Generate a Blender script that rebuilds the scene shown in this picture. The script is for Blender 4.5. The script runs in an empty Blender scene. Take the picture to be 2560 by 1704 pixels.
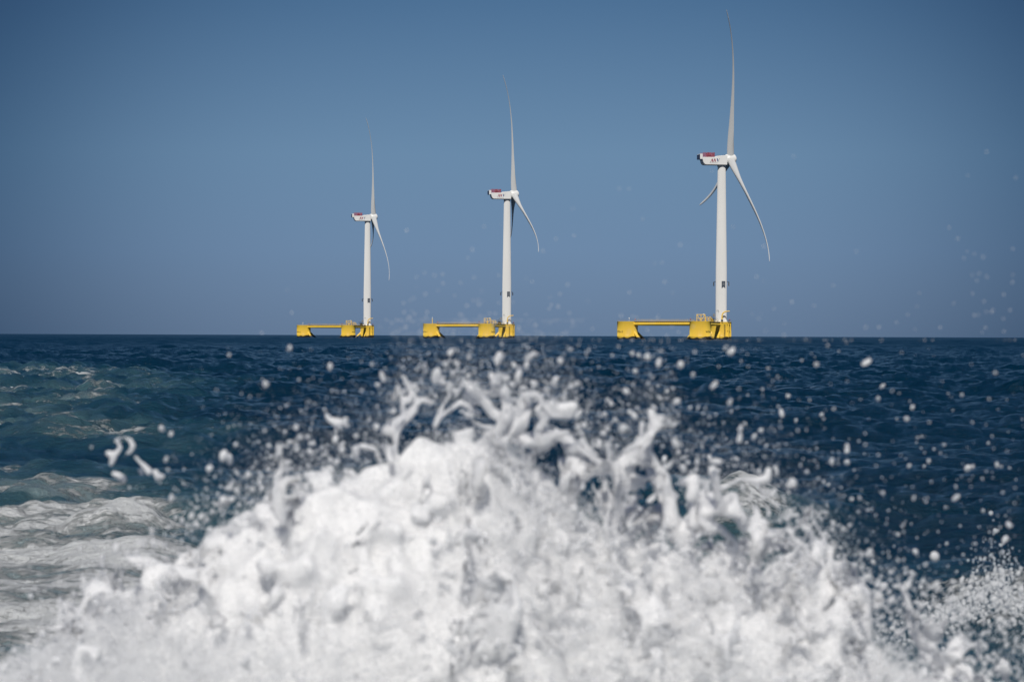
import bpy, bmesh, math, random
import numpy as np
from mathutils import Vector, Matrix
R = math.radians
C = bpy.context.scene.collection
SC = bpy.context.scene

# ------------------------------------------------------------------ camera, sky, sun, exposure
FPX = 6044.4                       # 85 mm on 36 mm, in pixels of the 2560 wide photograph
cam_d = bpy.data.cameras.new('camera'); cam = bpy.data.objects.new('camera', cam_d); C.objects.link(cam)
cam_d.lens = 85; cam_d.sensor_width = 36; cam_d.clip_start = 0.1; cam_d.clip_end = 200000
cam_d.dof.use_dof = True; cam_d.dof.focus_distance = 130; cam_d.dof.aperture_fstop = 5.2; cam_d.dof.aperture_blades = 9
CAMZ = 2.0
cam_m = Matrix.Translation((0, 0, CAMZ)) @ Matrix.Rotation(R(90 - 0.125), 4, 'X') @ Matrix.Rotation(R(0.21), 4, 'Z')
cam.matrix_world = cam_m
SC.camera = cam
SC.cycles.max_bounces = 14; SC.cycles.diffuse_bounces = 8; SC.cycles.transparent_max_bounces = 32

SUN_EL, SUN_AZ = 43.0, -5.0        # behind the camera, a touch to its left
sun_dir = Vector((math.sin(R(SUN_AZ)) * math.cos(R(SUN_EL)), -math.cos(R(SUN_AZ)) * math.cos(R(SUN_EL)), math.sin(R(SUN_EL))))
sun_d = bpy.data.lights.new('sun', 'SUN'); sun_d.energy = 4.15; sun_d.angle = R(0.53); sun_d.color = (1, 0.955, 0.89)
sun = bpy.data.objects.new('sun', sun_d); C.objects.link(sun)
sun.rotation_euler = sun_dir.to_track_quat('Z', 'Y').to_euler()

W = bpy.data.worlds.new('World'); SC.world = W; W.use_nodes = True
nt = W.node_tree; nt.nodes.clear()
out = nt.nodes.new('ShaderNodeOutputWorld'); bg = nt.nodes.new('ShaderNodeBackground')
sky = nt.nodes.new('ShaderNodeTexSky'); sky.sky_type = 'NISHITA'; sky.sun_disc = False
sky.sun_elevation = R(SUN_EL); sky.sun_rotation = math.atan2(sun_dir.x, sun_dir.y)
sky.air_density = 1.0; sky.dust_density = 0.6; sky.ozone_density = 1.5; sky.altitude = 0
# haze-dulled blue over the water, deepest overhead; lens vignette painted into it round the view centre
tcw = nt.nodes.new('ShaderNodeTexCoord'); sep = nt.nodes.new('ShaderNodeSeparateXYZ'); nt.links.new(tcw.outputs['Generated'], sep.inputs[0])
ramp = nt.nodes.new('ShaderNodeValToRGB'); nt.links.new(sep.outputs[2], ramp.inputs[0])
els = ramp.color_ramp.elements
els[0].position = 0.0; els[0].color = (.122, .202, .338, 1)
els[1].position = 1.0; els[1].color = (.055, .13, .30, 1)
for pos, c in ((.035, (.132, .234, .400)), (.075, (.128, .242, .402)), (.14, (.060, .150, .295)), (.35, (.065, .155, .32))):
    e = els.new(pos); e.color = (*c, 1)
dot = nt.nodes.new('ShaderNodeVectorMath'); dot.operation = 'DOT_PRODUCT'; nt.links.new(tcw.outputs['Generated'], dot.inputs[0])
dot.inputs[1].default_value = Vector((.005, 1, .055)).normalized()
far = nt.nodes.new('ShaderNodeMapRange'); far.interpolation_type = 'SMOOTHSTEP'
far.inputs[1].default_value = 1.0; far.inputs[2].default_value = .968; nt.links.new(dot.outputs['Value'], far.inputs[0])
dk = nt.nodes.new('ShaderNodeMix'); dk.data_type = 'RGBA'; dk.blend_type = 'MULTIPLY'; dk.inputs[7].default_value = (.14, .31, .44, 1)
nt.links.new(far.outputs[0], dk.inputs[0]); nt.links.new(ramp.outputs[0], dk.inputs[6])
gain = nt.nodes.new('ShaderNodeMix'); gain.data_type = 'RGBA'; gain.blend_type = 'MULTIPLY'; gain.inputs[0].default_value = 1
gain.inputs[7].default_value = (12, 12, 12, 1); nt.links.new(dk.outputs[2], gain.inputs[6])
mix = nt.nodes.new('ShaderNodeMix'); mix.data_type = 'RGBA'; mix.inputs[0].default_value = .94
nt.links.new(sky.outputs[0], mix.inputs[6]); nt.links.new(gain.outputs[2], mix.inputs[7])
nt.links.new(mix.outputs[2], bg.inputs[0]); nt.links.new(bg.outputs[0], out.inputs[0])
bg.inputs[1].default_value = 0.08
vs = SC.view_settings; vs.view_transform = 'Standard'; vs.look = 'None'; vs.exposure = 0.0; vs.gamma = 1.0; vs.use_curve_mapping = False

# ------------------------------------------------------------------ helpers
def at(px, py, d):
    """A point d metres out along the view line of a pixel of the 2560x1704 photograph."""
    v = Vector(((px - 1280) / FPX, -(py - 852) / FPX, -1.0))
    v = cam_m.to_3x3() @ v
    return Vector((0, 0, CAMZ)) + v * (d / v.y)

def link(name, data, parent=None, loc=None, mat=None):
    o = bpy.data.objects.new(name, data); C.objects.link(o)
    if parent is not None: o.parent = parent
    if mat is not None: o.matrix_local = mat
    elif loc is not None: o.location = loc
    return o

def tag(o, label=None, cat=None, group=None, kind=None):
    if label: o['label'] = label
    if cat: o['category'] = cat
    if group: o['group'] = group
    if kind: o['kind'] = kind
    return o

def np_mesh(name, verts, faces, mat, smooth=True):
    """verts (n,3); faces (m,k) with one k."""
    verts = np.asarray(verts, np.float32); faces = np.asarray(faces, np.int32)
    me = bpy.data.meshes.new(name); m, k = faces.shape
    me.vertices.add(len(verts)); me.vertices.foreach_set('co', verts.ravel())
    me.loops.add(m * k); me.loops.foreach_set('vertex_index', faces.ravel())
    me.polygons.add(m)
    me.polygons.foreach_set('loop_start', np.arange(0, m * k, k, dtype=np.int32))
    me.polygons.foreach_set('use_smooth', np.full(m, smooth))
    me.update(calc_edges=True); me.materials.append(mat)
    return me

class MB:
    """Collects boxes, tubes, lathes and prisms into one mesh."""
    def __init__(s): s.v = []; s.f = []; s.sm = []
    def add(s, vs_, fs, sm):
        b = len(s.v); s.v += [tuple(v) for v in vs_]
        for i, f in enumerate(fs):
            s.f.append([b + j for j in f]); s.sm.append(sm if isinstance(sm, bool) else sm[i])
        return s
    def box(s, c, size, rot=None):
        vs_ = []
        for x in (-.5, .5):
            for y in (-.5, .5):
                for z in (-.5, .5):
                    v = Vector((x * size[0], y * size[1], z * size[2]))
                    if rot is not None: v = rot @ v
                    vs_.append(v + Vector(c))
        return s.add(vs_, [(0, 1, 3, 2), (4, 6, 7, 5), (0, 4, 5, 1), (2, 3, 7, 6), (0, 2, 6, 4), (1, 5, 7, 3)], False)
    def tube(s, p0, p1, r0, r1=None, n=16, caps=True):
        return s.path([p0, p1], [r0, r0 if r1 is None else r1], n, caps)
    def path(s, pts, rad, n=12, caps=True):
        pts = [Vector(p) for p in pts]; m = len(pts)
        if not isinstance(rad, (list, tuple)): rad = [rad] * m
        vs_ = []; fs = []; sm = []
        t0 = (pts[1] - pts[0]).normalized()
        up = Vector((0, 0, 1)) if abs(t0.z) < .9 else Vector((1, 0, 0))
        a = t0.cross(up).normalized()
        for i in range(m):
            t = (pts[min(i + 1, m - 1)] - pts[max(i - 1, 0)]).normalized()
            a = (a - t * a.dot(t)).normalized(); b = t.cross(a)
            for k in range(n):
                w = 2 * math.pi * k / n
                vs_.append(pts[i] + (a * math.cos(w) + b * math.sin(w)) * rad[i])
        for i in range(m - 1):
            for k in range(n):
                k2 = (k + 1) % n
                fs.append((i * n + k, i * n + k2, (i + 1) * n + k2, (i + 1) * n + k)); sm.append(True)
        s.add(vs_, fs, sm)
        if caps:
            for i, flip in ((0, True), (m - 1, False)):
                ring = vs_[i * n:(i + 1) * n]
                s.add(ring, [tuple(reversed(range(n))) if flip else tuple(range(n))], False)
        return s
    def lathe(s, prof, n=48, c=(0, 0, 0)):
        vs_ = []; fs = []
        for r, z in prof:
            for k in range(n):
                w = 2 * math.pi * k / n
                vs_.append((c[0] + r * math.cos(w), c[1] + r * math.sin(w), c[2] + z))
        for i in range(len(prof) - 1):
            for k in range(n):
                k2 = (k + 1) % n
                fs.append((i * n + k, i * n + k2, (i + 1) * n + k2, (i + 1) * n + k))
        return s.add(vs_, fs, True)
    def prism(s, poly, y0, y1):
        """poly in (x, z), extruded along y."""
        n = len(poly)
        vs_ = [(x, y0, z) for x, z in poly] + [(x, y1, z) for x, z in poly]
        fs = [tuple(range(n)), tuple(reversed(range(n, 2 * n)))]
        for k in range(n):
            k2 = (k + 1) % n
            fs.append((k2, k, n + k, n + k2))
        return s.add(vs_, fs, False)
    def mesh(s, name, mat, bevel=0.0, seg=3):
        me = bpy.data.meshes.new(name); me.from_pydata(s.v, [], s.f); me.update()
        bm = bmesh.new(); bm.from_mesh(me)
        for f, q in zip(bm.faces, s.sm): f.smooth = q
        bmesh.ops.recalc_face_normals(bm, faces=bm.faces)
        if bevel:
            bmesh.ops.bevel(bm, geom=[e for e in bm.edges if e.is_manifold and e.calc_face_angle(0) > .3], offset=bevel, segments=seg, affect='EDGES', profile=.5)
            for f in bm.faces: f.smooth = False
        bm.to_mesh(me); bm.free(); me.materials.append(mat)
        return me

# ------------------------------------------------------------------ materials
def new_mat(name):
    m = bpy.data.materials.new(name); m.use_nodes = True
    n = m.node_tree; return m, n, n.nodes['Principled BSDF']
def N(n, t, **kw):
    q = n.nodes.new(t)
    for k, v in kw.items(): setattr(q, k, v)
    return q
def paint(name, col, rough=.45, var=.08, scale=.6, spec=.5, metal=0.0, band=False):
    """Painted steel: faint streaks down the surface; band adds the dark fouled strip at the waterline."""
    m, n, p = new_mat(name)
    tc = N(n, 'ShaderNodeTexCoord'); mp = N(n, 'ShaderNodeMapping'); mp.inputs['Scale'].default_value = (scale, scale, scale * .12)
    n.links.new(tc.outputs['Object'], mp.inputs[0])
    no = N(n, 'ShaderNodeTexNoise'); no.inputs['Scale'].default_value = 1; no.inputs['Detail'].default_value = 6; no.inputs['Roughness'].default_value = .6
    n.links.new(mp.outputs[0], no.inputs['Vector'])
    mr = N(n, 'ShaderNodeMapRange'); mr.inputs[1].default_value = .35; mr.inputs[2].default_value = .65
    mr.inputs[3].default_value = 1 - var; mr.inputs[4].default_value = 1.0
    n.links.new(no.outputs[0], mr.inputs[0])
    mx = N(n, 'ShaderNodeMix', data_type='RGBA', blend_type='MULTIPLY'); mx.inputs[0].default_value = 1
    mx.inputs[6].default_value = (*col, 1); n.links.new(mr.outputs[0], mx.inputs[7])
    last = mx.outputs[2]
    if band:
        sx = N(n, 'ShaderNodeSeparateXYZ'); n.links.new(tc.outputs['Object'], sx.inputs[0])
        n2 = N(n, 'ShaderNodeTexNoise'); n2.inputs['Scale'].default_value = .16; n2.inputs['Detail'].default_value = 5
        n.links.new(tc.outputs['Object'], n2.inputs['Vector'])
        ma = N(n, 'ShaderNodeMath', operation='MULTIPLY_ADD'); ma.inputs[1].default_value = -4.2
        n.links.new(n2.outputs[0], ma.inputs[0]); n.links.new(sx.outputs[2], ma.inputs[2])
        st = N(n, 'ShaderNodeMapRange'); st.inputs[1].default_value = -.75; st.inputs[2].default_value = -.5
        st.inputs[3].default_value = 1; st.inputs[4].default_value = 0; n.links.new(ma.outputs[0], st.inputs[0])
        m2 = N(n, 'ShaderNodeMix', data_type='RGBA'); m2.inputs[7].default_value = (.045, .04, .033, 1)
        n.links.new(st.outputs[0], m2.inputs[0]); n.links.new(last, m2.inputs[6]); last = m2.outputs[2]
    n.links.new(last, p.inputs['Base Color'])
    p.inputs['Diffuse Roughness'].default_value = .9
    p.inputs['Roughness'].default_value = rough; p.inputs['Specular IOR Level'].default_value = spec; p.inputs['Metallic'].default_value = metal
    return m

M_WHITE = paint('white_paint', (.76, .76, .745), .4, .05, .25)
M_BLADE = paint('blade_gelcoat', (.57, .58, .58), .35, .05, .2)
M_YEL = paint('yellow_hull_paint', (.86, .60, .075), .42, .10, .5, band=True)
M_YEL2 = paint('yellow_steel_paint', (.86, .60, .08), .45, .10, .8)
M_DARK = paint('dark_steel', (.035, .045, .06), .5, .2, 1.5)
M_GREY = paint('grey_steel', (.30, .31, .32), .45, .2, 1.5)
M_COOL = paint('cooler_fins', (.025, .04, .085), .4, .3, 2.5)
M_RED = paint('red_paint', (.36, .09, .13), .45, .1, 1)
M_BLUE = paint('blue_paint', (.015, .05, .26), .45, .1, 1)
M_PLATE = paint('slate_plate', (.055, .075, .105), .5, .1, 1)
M_BLACK = paint('black_lettering', (.02, .02, .022), .6, .05, 1)

# ------------------------------------------------------------------ the sea
def ocean_tile(Nn, L, lmin, lmax, lpeak, wdir, spread, rms, seed, chop):
    rng = np.random.default_rng(seed)
    k1 = 2 * np.pi * np.fft.fftfreq(Nn, L / Nn)
    kx, ky = np.meshgrid(k1, k1, indexing='ij'); k = np.hypot(kx, ky); k[0, 0] = 1
    lam = 2 * np.pi / k
    P = np.exp(-(lam / lpeak) ** -2 * 0) * np.exp(-1.0 / (k * lpeak / (2 * np.pi)) ** 2) / k ** 3.6
    P = np.exp(-((2 * np.pi / lpeak) / k) ** 2) / k ** 3.7
    th = np.arctan2(ky, kx) - wdir
    P *= (np.abs(np.cos(th / 2)) ** spread + .04)
    P *= (lam > lmin) * (lam < lmax); P[0, 0] = 0
    h = np.sqrt(P) * (rng.standard_normal((Nn, Nn)) + 1j * rng.standard_normal((Nn, Nn)))
    hz = np.fft.ifft2(h).real; s = rms / hz.std(); hz = hz * s
    dx = np.fft.ifft2(h * (-1j) * kx / k).real * s * chop; dy = np.fft.ifft2(h * (-1j) * ky / k).real * s * chop
    jx = np.fft.ifft2(h * kx * kx / k).real * s * chop; jy = np.fft.ifft2(h * ky * ky / k).real * s * chop
    fold = jx + jy
    return [a.astype(np.float32) for a in (hz, dx, dy, fold / fold.std())], L, Nn

def sample(tile, x, y):
    fs, L, Nn = tile
    u = x / L * Nn; v = y / L * Nn
    i = np.floor(u).astype(np.int64); j = np.floor(v).astype(np.int64)
    a = (u - i).astype(np.float32); b = (v - j).astype(np.float32)
    i %= Nn; j %= Nn; i2 = (i + 1) % Nn; j2 = (j + 1) % Nn
    return [f[i, j] * (1 - a) * (1 - b) + f[i2, j] * a * (1 - b) + f[i, j2] * (1 - a) * b + f[i2, j2] * a * b for f in fs]

def sstep(a, b, x):
    t = np.clip((x - a) / (b - a), 0, 1); return t * t * (3 - 2 * t)

def gnoise(L, Nn, lam, seed):
    """A tiling field of soft blobs of size lam, unit deviation, as a one-field tile."""
    rng = np.random.default_rng(seed)
    k1 = 2 * np.pi * np.fft.fftfreq(Nn, L / Nn); kx, ky = np.meshgrid(k1, k1, indexing='ij'); k = np.hypot(kx, ky)
    f = np.fft.ifft2(np.fft.fft2(rng.standard_normal((Nn, Nn))) * np.exp(-(k * lam / 5) ** 2)).real
    return [(f / f.std()).astype(np.float32)], L, Nn

TA = ocean_tile(1024, 310.0, 3.0, 140, 22, R(-105), 3, .20, 5, 1.0)
TB = ocean_tile(1024, 41.0, .13, 6.0, 3.2, R(-80), 2, .046, 9, 1.0)
NZ1 = gnoise(400, 512, 14, 1); NZ2 = gnoise(120, 512, 3.5, 2); NZ3 = gnoise(60, 512, 1.2, 3); NZ4 = gnoise(700, 512, 45, 4)

fine = np.linspace(-13.6, 13.6, 1000)
cols = R(1) * np.concatenate([np.linspace(-180, -40, 50, endpoint=False), np.linspace(-40, -13.6, 110, endpoint=False), fine,
                              np.linspace(13.6, 40, 110)[1:], np.linspace(40, 180, 50, endpoint=False)[1:]])
rows = np.concatenate([np.geomspace(1.2, 10, 90, endpoint=False), np.geomspace(10, 1500, 1150, endpoint=False), np.geomspace(1500, 90000, 60)])
nr, nc = len(rows), len(cols)
rr, aa = np.meshgrid(rows, cols, indexing='ij')
sx = (rr * np.sin(aa)).ravel(); sy = (rr * np.cos(aa)).ravel(); sr = rr.ravel(); sa = np.degrees(aa).ravel()
hA, dxA, dyA, fA = sample(TA, sx, sy); hB, dxB, dyB, fB = sample(TB, sx, sy)
n1, = sample(NZ1, sx, sy); n2, = sample(NZ2, sx, sy); n3, = sample(NZ3, sx, sy); gust, = sample(NZ4, sx, sy * .45)
wA = sstep(1, 7, sr) * (1 - sstep(3000, 6000, sr)) * (.55 + .45 * sstep(10, 45, sr)); wB = (1 - .8 * sstep(150, 700, sr)) * (1 - sstep(900, 1500, sr)) * sstep(.5, 4, sr)
# the boat's wake spreads out to the left; round its edge the water is churned
col_px = np.tan(R(1) * np.clip(sa, -80, 80)) * FPX + 1280
inview = (np.abs(sa) < 80)
wake = inview * sstep(640, 180, col_px + 130 * n1 + 60 * n2 - 1.2 * (sr - 30)) * sstep(165, 110, sr + 14 * n1 + 6 * n2)
near_edge = np.interp(np.clip(col_px, 0, 2560), [0, 300, 700, 1000, 1300, 1700, 1760, 1900, 2050, 2200, 2560], [30, 28, 25, 24, 24, 24, 25.5, 25, 20, 16.5, 15.5])
near = sstep(13, -7, sr - near_edge + 1.6 * n2 + .6 * n3 + 1.2 * n1)
crest = np.exp(-((sr - 26.0 - .8 * n2) / 1.2) ** 2) * sstep(1500, 1760, col_px + 60 * n3) * sstep(2180, 1930, col_px + 60 * n2) * (1 + .35 * n3)
crest2 = np.exp(-((sr - 19.0 - .3 * n2) / .9) ** 2) * sstep(2250, 2420, col_px) * sstep(3100, 2700, col_px)
far_wake = np.exp(-((sr - 118 - 6 * n2) / 10) ** 2) * sstep(560, 300, col_px + 60 * n2)
wA = wA * (1 - .45 * wake) * (1 - .6 * near)
wB = wB * np.clip(1 + .38 * gust + .25 * hA / .14, .35, 1.9)
sz = hA * wA + hB * wB * (1 + .5 * wake + .35 * near) + .22 * crest * (1 + .35 * n3) + .03 * crest2 * (1 + .8 * n3) + crest2 * hB * 1.5 + near * .03 * n3 + .10 * far_wake
px_ = sx + dxA * wA + dxB * wB; py_ = sy + dyA * wA + dyB * wB
foam = np.clip(near * (.24 + .13 * near + .03 * n2 + .04 * n3) + .35 * crest + .4 * crest2 + wake * (.28 + .06 * n2 + .03 * fA + .09 * n3) + .22 * far_wake
               + .55 * inview * np.clip(fA * .7 + fB * .3 - 2.75, 0, 1) * (sr < 500), 0, 1).astype(np.float32)
aer = np.clip(wake * (.40 + .09 * n2 + .11 * n3 + .05 * hA / .14) + near * (.56 + .16 * near + .06 * n1 + .07 * n2 + .08 * n3) + .3 * far_wake + .3 * crest, 0, 1).astype(np.float32)
idx = np.arange(nr * nc).reshape(nr, nc)
q = np.stack([idx[:-1, :], np.roll(idx, -1, 1)[:-1, :], np.roll(idx, -1, 1)[1:, :], idx[1:, :]], -1).reshape(-1, 4)
q = q[:, ::-1]

m_sea, n, p = new_mat('sea_water')
tc = N(n, 'ShaderNodeNewGeometry')
fa = N(n, 'ShaderNodeAttribute', attribute_name='foam'); ae = N(n, 'ShaderNodeAttribute', attribute_name='aeration')
def mapped(sc):
    mp = N(n, 'ShaderNodeMapping'); mp.inputs['Scale'].default_value = sc; n.links.new(tc.outputs['Position'], mp.inputs[0]); return mp.outputs[0]
# foam: torn lace that closes up where the foam is dense
nf = N(n, 'ShaderNodeTexNoise'); nf.inputs['Scale'].default_value = 1; nf.inputs['Detail'].default_value = 9; nf.inputs['Roughness'].default_value = .68; nf.inputs['Distortion'].default_value = .25
n.links.new(mapped((1.25, 2.3, 1.5)), nf.inputs['Vector'])
nf2 = N(n, 'ShaderNodeTexNoise'); nf2.inputs['Scale'].default_value = 1; nf2.inputs['Detail'].default_value = 6; nf2.inputs['Roughness'].default_value = .75; nf2.inputs['Distortion'].default_value = .5
n.links.new(mapped((6.5, 9.5, 8)), nf2.inputs['Vector'])
ad = N(n, 'ShaderNodeMath', operation='MULTIPLY_ADD'); ad.inputs[1].default_value = .75
n.links.new(nf2.outputs[0], ad.inputs[0]); n.links.new(nf.outputs[0], ad.inputs[2])
sb = N(n, 'ShaderNodeMath', operation='MULTIPLY_ADD'); sb.inputs[1].default_value = .85; n.links.new(fa.outputs['Fac'], sb.inputs[0]); n.links.new(ad.outputs[0], sb.inputs[2])
fm = N(n, 'ShaderNodeMapRange', interpolation_type='SMOOTHSTEP'); fm.inputs[1].default_value = 1.25; fm.inputs[2].default_value = 1.46
n.links.new(sb.outputs[0], fm.inputs[0])
fg = N(n, 'ShaderNodeMath', operation='GREATER_THAN'); fg.inputs[1].default_value = .004; n.links.new(fa.outputs['Fac'], fg.inputs[0])
fmask = N(n, 'ShaderNodeMath', operation='MULTIPLY'); n.links.new(fm.outputs[0], fmask.inputs[0]); n.links.new(fg.outputs[0], fmask.inputs[1])
deep = N(n, 'ShaderNodeValToRGB'); el = deep.color_ramp.elements
el[0].color = (.0006, .0185, .039, 1); el[1].color = (.30, .37, .38, 1)
for pos, c in ((.3, (.010, .046, .072)), (.65, (.050, .108, .128))):
    e = el.new(pos); e.color = (*c, 1)
n.links.new(ae.outputs['Fac'], deep.inputs[0])
colr = N(n, 'ShaderNodeMix', data_type='RGBA'); colr.inputs[7].default_value = (.66, .68, .68, 1)
n.links.new(fmask.outputs[0], colr.inputs[0]); n.links.new(deep.outputs[0], colr.inputs[6]); n.links.new(colr.outputs[2], p.inputs['Base Color'])
ro = N(n, 'ShaderNodeMapRange'); ro.inputs[3].default_value = .12; ro.inputs[4].default_value = .65; n.links.new(fmask.outputs[0], ro.inputs[0])
fr_ = N(n, 'ShaderNodeAttribute', attribute_name='chop'); rmx = N(n, 'ShaderNodeMath', operation='MAXIMUM')
n.links.new(fr_.outputs['Fac'], rmx.inputs[0]); n.links.new(ro.outputs[0], rmx.inputs[1]); n.links.new(rmx.outputs[0], p.inputs['Roughness'])
p.inputs['IOR'].default_value = 1.333; p.inputs['Specular IOR Level'].default_value = .42
# ripples
r1 = N(n, 'ShaderNodeTexNoise'); r1.inputs['Scale'].default_value = 1; r1.inputs['Detail'].default_value = 7; r1.inputs['Roughness'].default_value = .68
n.links.new(mapped((1.5, 2.4, 1)), r1.inputs['Vector'])
b1 = N(n, 'ShaderNodeBump'); b1.inputs['Strength'].default_value = 1; b1.inputs['Distance'].default_value = .26; n.links.new(r1.outputs[0], b1.inputs['Height'])
b2 = N(n, 'ShaderNodeBump'); b2.inputs['Strength'].default_value = 1; b2.inputs['Distance'].default_value = .025; n.links.new(fmask.outputs[0], b2.inputs['Height']); n.links.new(b1.outputs[0], b2.inputs['Normal'])
lace = N(n, 'ShaderNodeMath', operation='MULTIPLY'); n.links.new(nf2.outputs[0], lace.inputs[0]); n.links.new(ae.outputs['Fac'], lace.inputs[1])
b3 = N(n, 'ShaderNodeBump'); b3.inputs['Strength'].default_value = 1; b3.inputs['Distance'].default_value = .05; n.links.new(lace.outputs[0], b3.inputs['Height']); n.links.new(b2.outputs[0], b3.inputs['Normal'])
n.links.new(b3.outputs[0], p.inputs['Normal'])
sea_me = np_mesh('sea', np.stack([px_, py_, sz], -1), q, m_sea)
chop = (.12 + .20 * sstep(100, 700, sr)).astype(np.float32)
for nm, arr in (('foam', foam), ('aeration', aer), ('chop', chop)):
    at_ = sea_me.attributes.new(nm, 'FLOAT', 'POINT'); at_.data.foreach_set('value', arr)
tag(link('sea', sea_me), kind='structure')

# ------------------------------------------------------------------ floating wind turbines
SP = 54.0                                                      # column spacing
PR, PF, PL = Vector((0, 0, 0)), Vector((-SP / 2, -SP * .866, 0)), Vector((-SP, 0, 0))
COLR, DECK = 5.7, 10.1
ME = {}                                                        # meshes shared by the three turbines
def column_mesh():
    b = MB(); b.lathe([(.01, -2), (COLR, -2), (COLR, 1.9), (COLR + .05, 2.0), (COLR, 2.1), (COLR, DECK - .25), (COLR + .03, DECK - .22), (COLR + .03, DECK)], 64)
    b.lathe([(COLR + .03, DECK), (.01, DECK + .02)], 64)
    for i in range(len(b.sm) - 64, len(b.sm)): b.sm[i] = False
    return b.mesh('column', M_YEL)
def toprail_mesh():
    b = MB(); n_ = 20
    for k in range(n_):
        w = 2 * math.pi * k / n_; c = (COLR * .97 * math.cos(w), COLR * .97 * math.sin(w))
        b.tube((c[0], c[1], DECK), (c[0], c[1], DECK + 1.1), .025, n=6)
    for z in (.6, 1.1):
        b.path([(COLR * .97 * math.cos(2 * math.pi * k / 40), COLR * .97 * math.sin(2 * math.pi * k / 40), DECK + z) for k in range(41)], .02, 6, False)
    return b.mesh('guard_rail', M_GREY)
def brace_mesh(a, c):
    d = (c - a).normalized(); b = MB()
    b.tube(a + d * (COLR - .3) + Vector((0, 0, 8.75)), c - d * (COLR - .3) + Vector((0, 0, 8.75)), .95, n=28)
    for e, s_ in ((a + d * COLR, d), (c - d * COLR, -d)):
        b.tube(e - s_ * .3 + Vector((0, 0, 8.75)), e + s_ * .25 + Vector((0, 0, 8.75)), 1.12, n=28)
    return b.mesh('brace_tube', M_YEL)
def walkway_mesh(a, c):
    d = (c - a).normalized(); s_ = Vector((-d.y, d.x, 0)); b = MB(); L = (c - a).length - 2 * COLR
    o = a + d * COLR; rot = Matrix((d, s_, Vector((0, 0, 1)))).transposed()
    b.box(o + d * L / 2 + Vector((0, 0, 10.04)), (L, 1.9, .12), rot)
    k = 1.0
    while k < L:
        for e in (-.93, .93):
            b.box(o + d * k + s_ * e * .8 + Vector((0, 0, 9.80)), (.35, .16, .34), rot)
            b.tube(o + d * k + s_ * e + Vector((0, 0, 10.1)), o + d * k + s_ * e + Vector((0, 0, 11.15)), .014, n=6)
        k += 1.55
    for e in (-.93, .93):
        for z in (10.65, 11.15): b.tube(o + s_ * e + Vector((0, 0, z)), o + d * L + s_ * e + Vector((0, 0, z)), .012, n=6)
    return b.mesh('walkway', M_YEL2)
def gutter_mesh(a, c):
    d = (c - a).normalized(); s_ = Vector((-d.y, d.x, 0)); b = MB(); L = (c - a).length - 2 * COLR
    rot = Matrix((d, s_, Vector((0, 0, 1)))).transposed()
    k = 1.6
    while k < L - 1:
        b.box(a + d * (COLR + k) - s_ * .98 + Vector((0, 0, 9.86)), (.95, .06, .22), rot); k += 1.55
    b.box(a + d * (COLR + L / 2) - s_ * .975 + Vector((0, 0, 9.95)), (L - 2, .05, .05), rot)
    return b.mesh('walkway_grating', M_DARK)
def diag_mesh(a, c):
    d = (c - a).normalized(); b = MB()
    b.tube(a + d * (COLR - .6) + Vector((0, 0, 4.3)), a + d * (COLR + 5.5) + Vector((0, 0, -1.6)), .82, n=24)
    return b.mesh('diagonal_brace', M_YEL)
def tower_mesh():
    b = MB(); pr = [(3.35, DECK), (3.35, DECK + .5), (3.08, DECK + .55)]
    for z in np.linspace(11.5, 38, 8): pr.append((3.06, z))
    for z in np.linspace(40, 96.4, 16): pr.append((3.06 - (z - 38) / 58.4 * .86, z))
    b.lathe(pr, 56)
    return b.mesh('tower', M_WHITE)
HUBZ, OVER, TILT = 100.5, 5.1, 6.0
def nacelle_mesh():                                            # local: x along the shaft, origin on the tower axis at hub height
    b = MB()
    b.prism([(2.3, -3.55), (2.3, 1.95), (-3.6, 1.35), (-4.6, .75), (-11.6, .62), (-11.6, -.9), (-11.35, -2.0), (-10.9, -2.9), (-10.0, -3.55)], -3.5, 3.5)
    return b.mesh('nacelle', M_WHITE, .28)
def yaw_mesh():
    b = MB(); b.lathe([(2.35, -4.4), (2.5, -4.2), (2.5, -3.5)], 40); return b.mesh('yaw_bearing', M_WHITE)
def rear_cooler():
    b = MB(); b.box((-12.45, 0, .95), (1.5, 7.0, 2.9)); return b.mesh('cooler_housing', M_WHITE, .08, 2)
def cooler_fins():
    b = MB()
    for k in range(7): b.box((-13.24, -3.0 + k * 1.0, .95), (.14, .86, 2.5))
    return b.mesh('cooler_fins', M_COOL)
def hoist_rail():
    b = MB()
    xs = np.linspace(-11.5, -4.9, 12)
    for y in (-3.3, 3.3):
        for x in xs: b.box((x, y, 1.95), (.16, .16, 2.5))
        for z in (.95, 1.55, 2.15, 2.75, 3.15): b.box((-8.2, y, z), (6.6, .12, .17))
    for x in (-4.9, -8.2):
        for y in np.linspace(-3.0, 3.0, 9): b.box((x, y, 1.9), (.14, .14, 2.3))
        for z in (1.2, 2.1, 3.1): b.box((x, 0, z), (.12, 6.6, .16))
    return b.mesh('hoist_railing', M_RED)
def hoist_gear():
    b = MB()
    b.box((-7.6, -.5, 1.7), (2.2, 2.6, 1.9)); b.box((-6.2, 1.4, 1.4), (1.0, 1.6, 1.3)); b.box((-7.2, -.4, 2.9), (.9, .9, .6))
    return b.mesh('hoist_gear', M_RED, .06, 2)
def hatch(x, z):
    b = MB(); b.box((x, -2.2, z), (1.05, 1.1, .22), Matrix.Rotation(R(-5.8), 3, 'Y')); return b.mesh('roof_hatch', M_DARK)
def logo(polys, mat, nm):
    b = MB()
    for pl in polys: b.prism(pl, -3.54, -3.49)
    return b.mesh(nm, mat)
def quad(x0, x1, x2, x3, z0, z1): return [(x0, z0), (x1, z0), (x3, z1), (x2, z1)]
LX, LZ = -7.15, -2.05
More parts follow.
